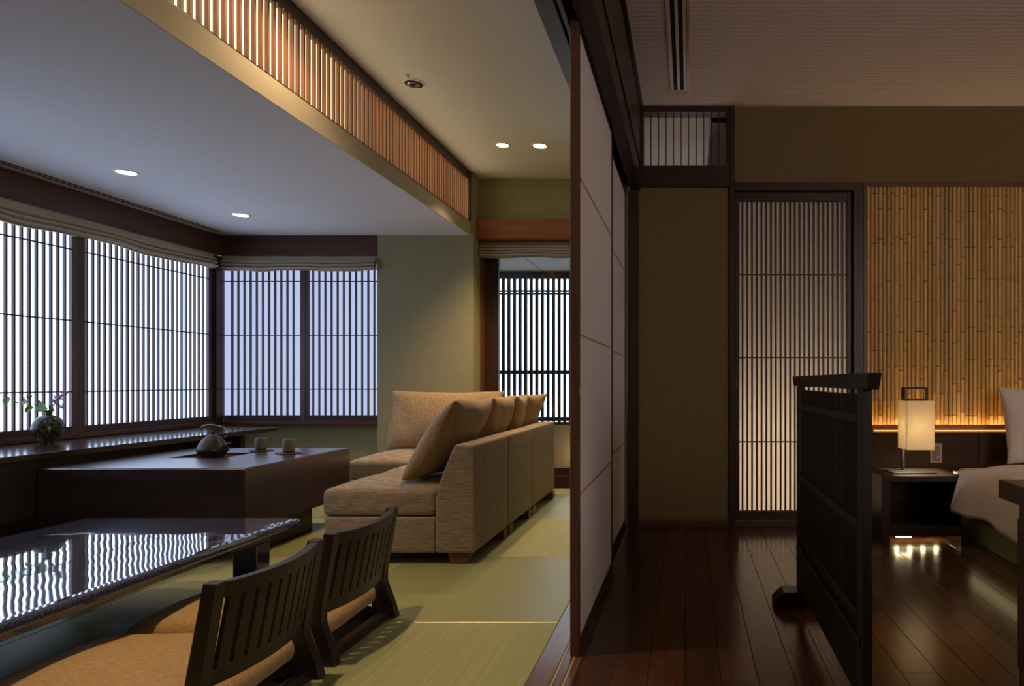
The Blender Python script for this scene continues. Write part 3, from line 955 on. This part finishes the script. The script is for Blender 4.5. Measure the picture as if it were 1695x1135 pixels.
# kettle
kc = Vector((-2.618, 3.655, .436))
kt = thing('kettle', kc, 'dark cast iron kettle with hoop handle over the hearth opening', 'kettle')
bm = bmesh.new()
lathe(bm, [(0, 0), (.044, 0), (.050, .004), (.057, .018), (.068, .032), (.076, .043), (.0775, .048), (.074, .058), (.063, .082), (.049, .104), (.035, .117), (.031, .120)], kc, 40)
finish('body', bm, M['iron'], kt, kc, True)
bm = bmesh.new()
lathe(bm, [(.032, .1185), (.030, .124), (.014, .130), (.006, .132), (.005, .139), (.009, .143), (.007, .149), (0, .150)], kc, 24)
finish('lid', bm, M['iron'], kt, kc, True)
bm = bmesh.new()
a = Vector((.92, -.10, 0)).normalized()
tube(bm, [kc + a * .060 + Vector((0, 0, .060)), kc + a * .080 + Vector((0, 0, .070)), kc + a * .098 + Vector((0, 0, .082)), kc + a * .116 + Vector((0, 0, .088))], [.014, .011, .008, .0065], 12)
finish('spout', bm, M['iron'], kt, smooth=True)
bm = bmesh.new()
hp = []
for xp, yp in [(335.5, 721), (333.5, 714), (331.5, 708), (336, 704.5), (349, 702.2), (363, 704.5), (374, 709), (381, 715), (376, 721), (370, 727)]:
    hp.append(px(xp, yp, 3.655))
tube(bm, hp, .0028, 8)
finish('handle', bm, M['steel'], kt, smooth=True)
# trivet under the kettle
tv = thing('iron_trivet', (kc.x, kc.y, D + .03), 'small iron trivet holding the kettle in the hearth', 'trivet')
for k in range(3):
    an = k * 2 * PI / 3 + .5
    p = Vector((kc.x + .046 * math.cos(an), kc.y + .046 * math.sin(an), 0))
    bm = bmesh.new(); tube(bm, [Vector((p.x, p.y, D + .0305)), Vector((p.x, p.y, kc.z - .0052))], .004, 8)
    finish('leg', bm, M['steel'], tv)
bm = bmesh.new()
pr = [(.042, -.005), (.050, -.005), (.050, -.0005), (.042, -.0005), (.042, -.005)]
lathe(bm, pr, kc, 24); finish('trivet_ring', bm, M['steel'], tv)

# cups on coasters
def cup(x, y, label, clabel, rot, r=.031, h=.072):
    co = thing('coaster', (x, y, TT), clabel, 'coaster', None)
    bm = bmesh.new()
    bmesh.ops.create_cube(bm, size=1, matrix=Matrix.Translation((x, y, TT + .003)) @ Matrix.Rotation(rot, 4, 'Z') @ Matrix.Diagonal((.115, .115, .005, 1)))
    bmesh.ops.bevel(bm, geom=bm.edges[:], offset=.0015, segments=1, affect='EDGES')
    finish('pad', bm, M['mat'], co)
    c = Vector((x, y, TT + .0057))
    bm = bmesh.new()
    lathe(bm, [(0, 0), (r * .80, 0), (r * .84, .005), (r * .97, .008), (r, .016), (r, h * .5), (r * .99, h - .003), (r * .96, h), (r * .90, h - .002), (r * .88, h * .5), (r * .85, .012), (0, .010)], c, 32)
    o = finish('tea_cup', bm, M['cup'], None, c, True)
    tag(o, label, 'cup')
cup(-2.50, 3.885, 'grey stoneware tea cup nearer the kettle', 'dark coaster under the tea cup nearer the kettle', .7)
cup(-2.254, 3.746, 'grey stoneware tea cup nearer the sofa', 'dark coaster under the tea cup nearer the sofa', .75, .0315, .077)

# ------------------------------------------------------------------ lacquered low table
lo = thing('low_table', (-1.92, 1.8, 0), 'low black lacquered table mirroring the windows in the foreground', 'table')
bm = bmesh.new()
x0, x1, y0, y1 = -2.50, -1.595, 1.15, 2.755
def rring(ins, z, rr=.035):
    P = []
    for cx, cy, a0 in ((x1 - rr, y1 - rr, 0), (x0 + rr, y1 - rr, 90), (x0 + rr, y0 + rr, 180), (x1 - rr, y0 + rr, 270)):
        for k in range(5):
            an = math.radians(a0 + k * 22.5)
            P.append(bm.verts.new((cx + (rr - ins) * math.cos(an), cy + (rr - ins) * math.sin(an), z)))
    return P
rs = [rring(.012, .266), rring(.002, .270), rring(0, .276), rring(.0008, .286), rring(.004, .292), rring(.009, .2948), rring(.016, .2962), rring(.030, .297)]
for a, c in zip(rs, rs[1:]):
    n_ = len(a)
    for k in range(n_): bm.faces.new((a[k], a[(k + 1) % n_], c[(k + 1) % n_], c[k]))
bm.faces.new(rs[0]); bm.faces.new(rs[-1])
finish('table_top', bm, M['lacquer'], lo)
for b6 in ((-2.42, -1.675, 2.63, 2.66, .226, .266), (-2.42, -1.675, 1.24, 1.27, .226, .266), (-2.42, -2.39, 1.27, 2.63, .226, .266), (-1.705, -1.675, 1.27, 2.63, .226, .266)):
    box('apron', b6, M['lacquer'], lo, .002)
for sx in (-2.425, -1.765):
    for sy in (1.23, 2.57):
        bm = bmesh.new()
        prism(bm, [(sx, 0), (sx + .095, 0), (sx + .095, .2258), (sx, .2258)], 'y', sy, sy + .08)
        bmesh.ops.bevel(bm, geom=bm.edges[:], offset=.003, segments=1, affect='EDGES')
        finish('leg', bm, M['lacquer'], lo)

# ------------------------------------------------------------------ legless floor chairs
def floor_chair(Y0, label):
    W = .445
    t = thing('floor_chair', (-1.35, Y0 + W / 2, 0), label, 'chair', 'legless floor chairs at the low table')
    def cx(z): return -1.125 + (z - .15) * .19
    def bow(v): return .042 * (1 - (2 * v - 1) ** 2)
    def slab(v0, v1, z0, z1, th, nv=6, nz=2, topcurve=0, mat=M['chair'], name='slat'):
        bm = bmesh.new()
        g = {}
        for i in range(nv + 1):
            for j in range(nz + 1):
                for k in (0, 1):
                    v = v0 + (v1 - v0) * i / nv
                    z = z0 + (z1 - z0) * j / nz
                    z += topcurve * (-(1 - (2 * v - 1) ** 2)) * ((z - .15) / .25)
                    g[i, j, k] = bm.verts.new((cx(z) + bow(v) + (th if k else 0) - th, Y0 + v * W, z))
        for k in (0, 1):
            for i in range(nv):
                for j in range(nz):
                    bm.faces.new((g[i, j, k], g[i + 1, j, k], g[i + 1, j + 1, k], g[i, j + 1, k]))
        for i in range(nv):
            for j in (0, nz): bm.faces.new((g[i, j, 0], g[i + 1, j, 0], g[i + 1, j, 1], g[i, j, 1]))
        for j in range(nz):
            for i in (0, nv): bm.faces.new((g[i, j, 0], g[i, j + 1, 0], g[i, j + 1, 1], g[i, j, 1]))
        return finish(name, bm, mat, t)
    slab(.075, .925, .362, .400, .024, 16, 2, .008, name='top_rail')
    slab(.075, .925, .150, .190, .024, 16, 2, name='bottom_rail')
    n = 9
    a0, a1 = .095, .905
    st = (a1 - a0) / n
    for k in range(n):
        slab(a0 + k * st + .013, a0 + (k + 1) * st - .013, .190, .362, .011, 2, 2)
    for v0 in (0, .925):
        bm = bmesh.new()
        v1 = v0 + .075
        prof = [(-1.155, 0), (-1.062, 0), (-1.075, .045), (-1.108, .13), (-1.108, .165), (cx(.40) + .012, .400), (cx(.40) - .022, .402), (-1.142, .17), (-1.142, .12), (-1.150, .05)]
        prism(bm, prof, 'y', Y0 + v0 * W, Y0 + v1 * W)
        bmesh.ops.bevel(bm, geom=bm.edges[:], offset=.002, segments=1, affect='EDGES')
        finish('leg', bm, M['chair'], t)
    box('floor_rail', (-1.112, -1.088, Y0 + .034, Y0 + W - .034, .002, .036), M['chair'], t, .002)
    box('seat_board', (-1.62, -1.155, Y0 + .02, Y0 + W - .02, .024, .042), M['chair'], t, .004)
    for yy in (Y0 + .02, Y0 + W - .05):
        box('seat_runner', (-1.60, -1.155, yy, yy + .03, .0, .024), M['chair'], t, .002)
    return t
def seat_cushion(Y0, label):
    bm = rbox((-1.715, -1.135, Y0 - .03, Y0 + .475, .046, .125), .038, .030, 9)
    for v in bm.verts:
        v.co.z = max(.0435, v.co.z + .003 * math.sin(14 * v.co.y + 6 * v.co.x))
    o = finish('floor_cushion', bm, M['orange'], None, smooth=True)
    tag(o, label, 'cushion')
floor_chair(1.502, 'dark slatted legless floor chair nearest the viewer')
floor_chair(2.000, 'dark slatted legless floor chair behind the nearest one')
seat_cushion(1.487, 'ochre seat cushion on the nearest floor chair')
seat_cushion(2.028, 'ochre seat cushion on the farther floor chair')

# ------------------------------------------------------------------ sectional sofa
so = thing('sectional_sofa', (-1.4, 4.1, 0), 'L-shaped tan corner sofa in striated cloth', 'sofa')
SX1 = -1.003
def backfx(p):
    # back block leans: inner face slopes from -1.19 at seat to -1.10 at top
    if p.z > .34:
        k = min(1, (p.z - .34) / .22)
        s = (SX1 - p.x) / (SX1 + 1.19)
        p = Vector((p.x + s * .088 * k, p.y, p.z))
    return p
mods = [(3.117, 3.693), (3.697, 4.248), (4.252, 4.97)]
for k, (a, b_) in enumerate(mods):
    finish('back', rbox((-1.19, SX1, a, b_, .052, .562), .014, 0, 6, backfx), M['sofa'], so, smooth=True)
    finish('base', rbox((-1.715, -1.192, a + .004, b_ - (0 if k < 2 else .17), .052, .222), .012, 0, 4), M['sofa'], so, smooth=True)
    finish('seat_cushion', rbox((-1.725, -1.192, a + .002, b_ - (.002 if k < 2 else .17), .226, .352), .028, .035, 8), M['sofa_top'] if k > 5 else M['sofa'], so, smooth=True)
finish('base', rbox((-2.18, -1.718, 4.256, 4.80, .052, .222), .012, 0, 4), M['sofa'], so, smooth=True)
finish('seat_cushion', rbox((-2.185, -1.728, 4.25, 4.80, .226, .352), .03, .04, 8), M['sofa'], so, smooth=True)
def backfy(p):
    if p.z > .34:
        k = min(1, (p.z - .34) / .22)
        p = Vector((p.x, p.y + (4.97 - p.y) / .168 * .075 * k, p.z))
    return p
finish('back', rbox((-2.20, -1.192, 4.802, 4.97, .052, .562), .014, 0, 6, backfy), M['sofa'], so, smooth=True)
for fx_, fy_ in ((-1.135, 3.135), (-1.70, 3.135), (-1.10, 3.60), (-1.10, 3.72), (-1.10, 4.16), (-1.10, 4.27), (-1.09, 4.84), (-1.70, 4.27), (-2.15, 4.28), (-2.15, 4.85)):
    bm = bmesh.new()
    prism(bm, [(fx_ + .01, 0), (fx_ + .095, 0), (fx_ + .10, .0515), (fx_, .0515)], 'y', fy_, fy_ + .08)
    finish('foot', bm, M['sofa_foot'], so)
# loose cushions: local x = width, y = height, z = thickness
def throw(c, width, height, thick, right, upv, label, seed, q=.42, slump=.25):
    right = Vector(right).normalized(); upv = Vector(upv).normalized()
    nrm = right.cross(upv).normalized()
    m4 = Matrix(((right.x, upv.x, nrm.x, c[0]), (right.y, upv.y, nrm.y, c[1]), (right.z, upv.z, nrm.z, c[2]), (0, 0, 0, 1)))
    bm = pillow(width, height, thick, m4, 18, .06, q, seed, slump)
    o = finish('sofa_cushion', bm, M['pillow'], None, smooth=True)
    tag(o, label, 'cushion', 'back cushions on the corner sofa')
throw((-1.245, 3.50, .575), .63, .46, .19, (0, 1, 0), (.55, 0, .83), 'large tan back cushion nearest the viewer, leaning on the sofa back', 1)
throw((-1.235, 4.045, .575), .44, .45, .20, (.02, 1, 0), (.50, 0, .86), 'second tan cushion along the sofa back from the viewer', 2)
throw((-1.215, 4.455, .575), .36, .43, .18, (-.10, 1, 0), (.46, 0, .88), 'third tan cushion along the sofa back, dark side to the viewer', 3)
throw((-1.185, 4.79, .590), .32, .40, .13, (.30, 1, 0), (.42, -.10, .90), 'pale cushion standing in the far corner of the sofa', 4)
throw((-1.715, 4.685, .590), .80, .42, .16, (1, 0, 0), (0, .26, .96), 'wide tan back cushion against the pier on the far side of the sofa', 5)

# ------------------------------------------------------------------ bedroom: standing screen
sc = thing('standing_screen', (.43, 2.07, 0), 'black wooden slatted standing screen on feet in the bedroom', 'screen')
SX0, SXb = .414, .438
box('post', (SX0, SXb, 1.585, 1.632, .05, .84), M['black_wood'], sc, .002)
box('post', (SX0, SXb, 2.505, 2.555, .05, .84), M['black_wood'], sc, .002)
bm = bmesh.new()
A = [(.412, 1.53), (.446, 1.53), (.446, 2.645), (.412, 2.645)]
T = [bm.verts.new((x_, y_, .88)) for x_, y_ in A]
Bq = [bm.verts.new((x_, y_, .8405)) for x_, y_ in [(.415, 1.545), (.443, 1.545), (.443, 2.63), (.415, 2.63)]]
bm.faces.new(T); bm.faces.new(Bq)
for k in range(4): bm.faces.new((T[k], T[(k + 1) % 4], Bq[(k + 1) % 4], Bq[k]))
bmesh.ops.bevel(bm, geom=bm.edges[:], offset=.0025, segments=1, affect='EDGES')
finish('top_beam', bm, M['black_wood'], sc)
for z0, z1 in ((.757, .778), (.494, .515), (.262, .290)):
    box('rail', (.412, .440, 1.632, 2.505, z0, z1), M['black_wood'], sc, .002)
y = 1.65
while y < 2.49:
    box('slat', (.420, .432, y - .0065, y + .0065, .232, .828), M['black_wood'], sc)
    y += .0205
box('lower_board', (.414, .438, 1.632, 2.505, .085, .232), M['black_wood'], sc, .002)
box('rail', (.408, .444, 1.60, 2.53, .222, .240), M['black_wood'], sc, .002)
for yy in (1.565, 2.512):
    bm = bmesh.new()
    prism(bm, [(.325, 0), (.525, 0), (.525, .028), (.49, .062), (.36, .062), (.325, .028)], 'y', yy, yy + .085)
    bmesh.ops.bevel(bm, geom=bm.edges[:], offset=.002, segments=1, affect='EDGES')
    finish('foot', bm, M['black_wood'], sc)

# ------------------------------------------------------------------ headboard with light line
hb = thing('headboard', (2.0, 3.88, 0), 'long dark headboard with amber light line under the bamboo panel', 'headboard')
xs = [1.056, 1.684, 2.39, 3.10]
for a, b_ in zip(xs, xs[1:]):
    box('panel', (a + .0015, b_ - .0015, 3.86, 3.885, 0, .553), M['head'], hb, .002)
box('core', (1.056, 3.1, 3.886, 3.972, 0, .553), M['head'], hb)
ledge = box('ledge', (1.056, 3.1, 3.897, 3.925, .579, .605), M['ledge'], hb, .002)
box('ledge_core', (1.056, 3.1, 3.897, 3.949, .5535, .556), M['ledge'], hb)
box('ledge_front', (1.056, 3.1, 3.897, 3.903, .5565, .5785), M['ledge'], hb)
box('light_strip', (1.085, 3.08, 3.885, 3.895, .5685, .5755), M['e_led'], ledge)
box('lip', (1.056, 3.1, 3.862, 3.893, .5535, .5600), M['head'], hb, .002)
lamp('cove_lamp', 'AREA', (1.9, 3.937, .558), 4.5, AMBER, hb, 1.9, (math.radians(180), 0, 0), size_y=.02)
sw = thing('wall_switch', (1.45, 3.86, .45), 'beige switch plate on the headboard behind the lamp', 'switch')
box('plate', (1.400, 1.470, 3.852, 3.8598, .388, .502), M['plate'], sw, .002)
box('inset', (1.414, 1.456, 3.850, 3.8525, .402, .488), M['plate_in'], sw, .001)
box('rocker', (1.436, 1.453, 3.8485, 3.8505, .410, .432), M['plate'], sw, .001)

# ------------------------------------------------------------------ nightstand
ns = thing('nightstand', (1.24, 3.65, 0), 'dark open-fronted nightstand lit from beneath beside the bed', 'nightstand')
NX0, NX1, NY0, NY1 = 1.004, 1.473, 3.456, 3.84
box('top', (NX0, NX1, NY0, NY1, .338, .365), M['night'], ns, .002)
box('side', (NX0, NX0 + .045, NY0, NY1, 0, .3375), M['night'], ns, .002)
box('side', (NX1 - .055, NX1, NY0, NY1, 0, .3375), M['night'], ns, .002)
box('shelf', (NX0 + .046, NX1 - .056, NY0 + .004, NY1, .052, .105), M['night'], ns, .002)
box('back', (NX0 + .046, NX1 - .056, NY1 - .02, NY1 - .002, .106, .337), M['night'], ns)
for k in range(4):
    x = 1.126 + k * .0713
    bm = bmesh.new(); lathe(bm, [(0, -.003), (.010, -.003), (.012, 0)], (x, 3.60, .0518), 12)
    finish('light_dot', bm, M['e_led2'], ns, (x, 3.60, .0518))
lamp('under_lamp', 'AREA', (1.23, 3.60, .046), .12, (1, .78, .40), ns, .26, (0, 0, 0), size_y=.05)
box('light_tube', (1.085, 1.165, 3.475, 3.487, .043, .0515), M['e_bulb'], ns, .002)

# table lamp
tl = thing('table_lamp', (1.20, 3.63, .365), 'table lamp with tall square paper shade and black frame handle', 'lamp')
box('base', (1.085, 1.325, 3.54, 3.70, .3655, .374), M['iron_black'], tl, .002)
box('stem', (1.172, 1.186, 3.650, 3.664, .374, .500), M['iron_black'], tl, .001)
bm = bmesh.new()
X0, X1, Y0_, Y1_, Za, Zb = 1.165, 1.315, 3.55, 3.70, .492, .757
th_ = .0015
for (a, b_, c, d) in ((X0, X1, Y0_, Y0_ + th_), (X0, X1, Y1_ - th_, Y1_), (X0, X0 + th_, Y0_ + th_, Y1_ - th_), (X1 - th_, X1, Y0_ + th_, Y1_ - th_)):
    prism(bm, [(a, c), (b_, c), (b_, d), (a, d)], 'z', Za, Zb)
shade = finish('lamp_shade', bm, M['p_shade'], tl)
box('shade_cap', (X0 + .002, X1 - .002, Y0_ + .002, Y1_ - .002, Zb - .004, Zb - .002), M['p_shade'], shade)
for b6 in ((1.172, 1.182, 3.617, 3.629, Zb - .002, .828), (1.292, 1.302, 3.617, 3.629, Zb - .002, .828), (1.182, 1.292, 3.617, 3.629, .817, .828), (1.182, 1.292, 3.617, 3.629, Zb - .002, .766), (1.174, 1.182, 3.629, 3.67, .760, .826)):
    box('handle_bar', b6, M['iron_black'], shade)
bm = bmesh.new(); bmesh.ops.create_icosphere(bm, subdivisions=3, radius=.018, matrix=Matrix.Translation((1.232, 3.615, .632)))
finish('bulb', bm, M['e_bulb'], tl, smooth=True)
lamp('table_lamp_light', 'POINT', (1.232, 3.615, .600), P_LAMP, (1, .86, .60), tl, .02)

# ------------------------------------------------------------------ bed
bd = thing('bed', (2.3, 2.8, 0), 'low bed with glowing olive base beside the nightstand', 'bed')
box('base', (1.53, 3.1, 1.75, 3.845, .0, .20), M['bedbase'], bd, .004)
finish('mattress', rbox((1.535, 3.09, 1.76, 3.84, .2015, .365), .04, 0, 5), M['linen'], bd, smooth=True)
lamp('bed_glow', 'AREA', (1.47, 2.75, .178), .3, (1, .85, .40), bd, .05, (0, math.radians(40), 0), size_y=1.7)
bm = bmesh.new()
NU, NV = 40, 60
g = {}
rnd = random.Random(3)
def hang(s, y):
    # profile from hem (s=0) over the edge (s~.45) on to the bed
    head = max(0, min(1, (y - 3.425) / .02))
    H = [(1.34, .205), (1.385, .265), (1.43, .325), (1.485, .370), (1.54, .396), (1.62, .405), (1.8, .412), (2.3, .418), (3.05, .412)]
    F = [(1.405, .395), (1.43, .397), (1.46, .399), (1.50, .401), (1.54, .400), (1.62, .408), (1.8, .414), (2.3, .418), (3.05, .412)]
    P = []
    for (a, c), (a2, c2) in zip(H, F):
        P.append((a + (a2 - a) * head, c + (c2 - c) * head))
    f = s * (len(P) - 1)
    i = min(int(f), len(P) - 2)
    t = f - i
    return P[i][0] * (1 - t) + P[i + 1][0] * t, P[i][1] * (1 - t) + P[i + 1][1] * t
for i in range(NU + 1):
    for j in range(NV + 1):
        s = i / NU
        y = 3.535 - (3.535 - 1.78) * (j / NV) ** 1.3
        x_, z_ = hang(s, y)
        fall = max(0, 1 - s * 2.0)
        x_ += fall * (.018 * math.sin(6.5 * y + 1) + .010 * math.sin(17 * y + 3 * s)) * max(0, min(1, (3.35 - y) / .3))
        z_ += .006 * math.sin(9 * y + 11 * x_) * (1 - fall) + .004 * math.sin(23 * y - 14 * x_) + fall * .012 * math.sin(8 * y + 2)
        g[i, j] = bm.verts.new((x_, y, z_))
for i in range(NU):
    for j in range(NV): bm.faces.new((g[i, j], g[i + 1, j], g[i + 1, j + 1], g[i, j + 1]))
bmesh.ops.recalc_face_normals(bm, faces=bm.faces)
bmesh.ops.solidify(bm, geom=bm.faces[:], thickness=.012)
o = finish('duvet', bm, M['linen'], None, smooth=True)
tag(o, 'white duvet spread over the bed, corner hanging by the nightstand', 'duvet')
m4 = Matrix.Translation((2.06, 3.73, .615)) @ Matrix.Rotation(math.radians(76), 4, 'X')
bm = pillow(.60, .44, .15, m4, 18, .07, .42, 9)
o = finish('bed_pillow', bm, M['linen'], None, smooth=True)
tag(o, 'white pillow standing against the headboard', 'pillow')

# ------------------------------------------------------------------ desk at the right edge
dk = thing('desk', (1.2, 1.3, 0), 'grey-brown desk cut off by the right edge in front of the bed', 'desk')
box('desk_top', (.838, 1.55, .45, 1.80, .545, .595), M['desk'], dk, .002)
box('leg', (.842, .90, 1.60, 1.695, 0, .5445), M['desk'], dk, .002)
box('leg', (.842, .90, .50, .60, 0, .5445), M['desk'], dk, .002)
box('leg', (1.47, 1.53, 1.60, 1.695, 0, .5445), M['desk'], dk, .002)
box('leg', (1.47, 1.53, .50, .60, 0, .5445), M['desk'], dk, .002)
box('side_rail', (.848, .88, .60, 1.60, .44, .5445), M['desk'], dk, .002)
box('back_panel', (.850, 1.50, 1.696, 1.72, .12, .505), M['desk'], dk, .002)

# ------------------------------------------------------------------ lamps of neighbouring spaces, and a bedroom fill
# fill light added to lift the dark bedroom, behind and right of the viewer
lamp('bedroom_fill_light', 'AREA', (2.9, -1.35, 1.5), 52, (1, .82, .78), None, 1.2, (math.radians(90), 0, math.radians(28)), size_y=1.4)
lamp('corridor_lamp', 'AREA', (.62, 4.75, .30), P_CORRIDOR, (1, .82, .58), None, .5, (math.radians(-82), 0, 0), size_y=.3)
lamp('corridor_fill_lamp', 'POINT', (.0, 4.9, 1.7), 2.5, (.95, .85, .95), None, .15)
lamp('balcony_lamp', 'POINT', (-.98, 6.15, .18), .9, AMBER, None, .03)
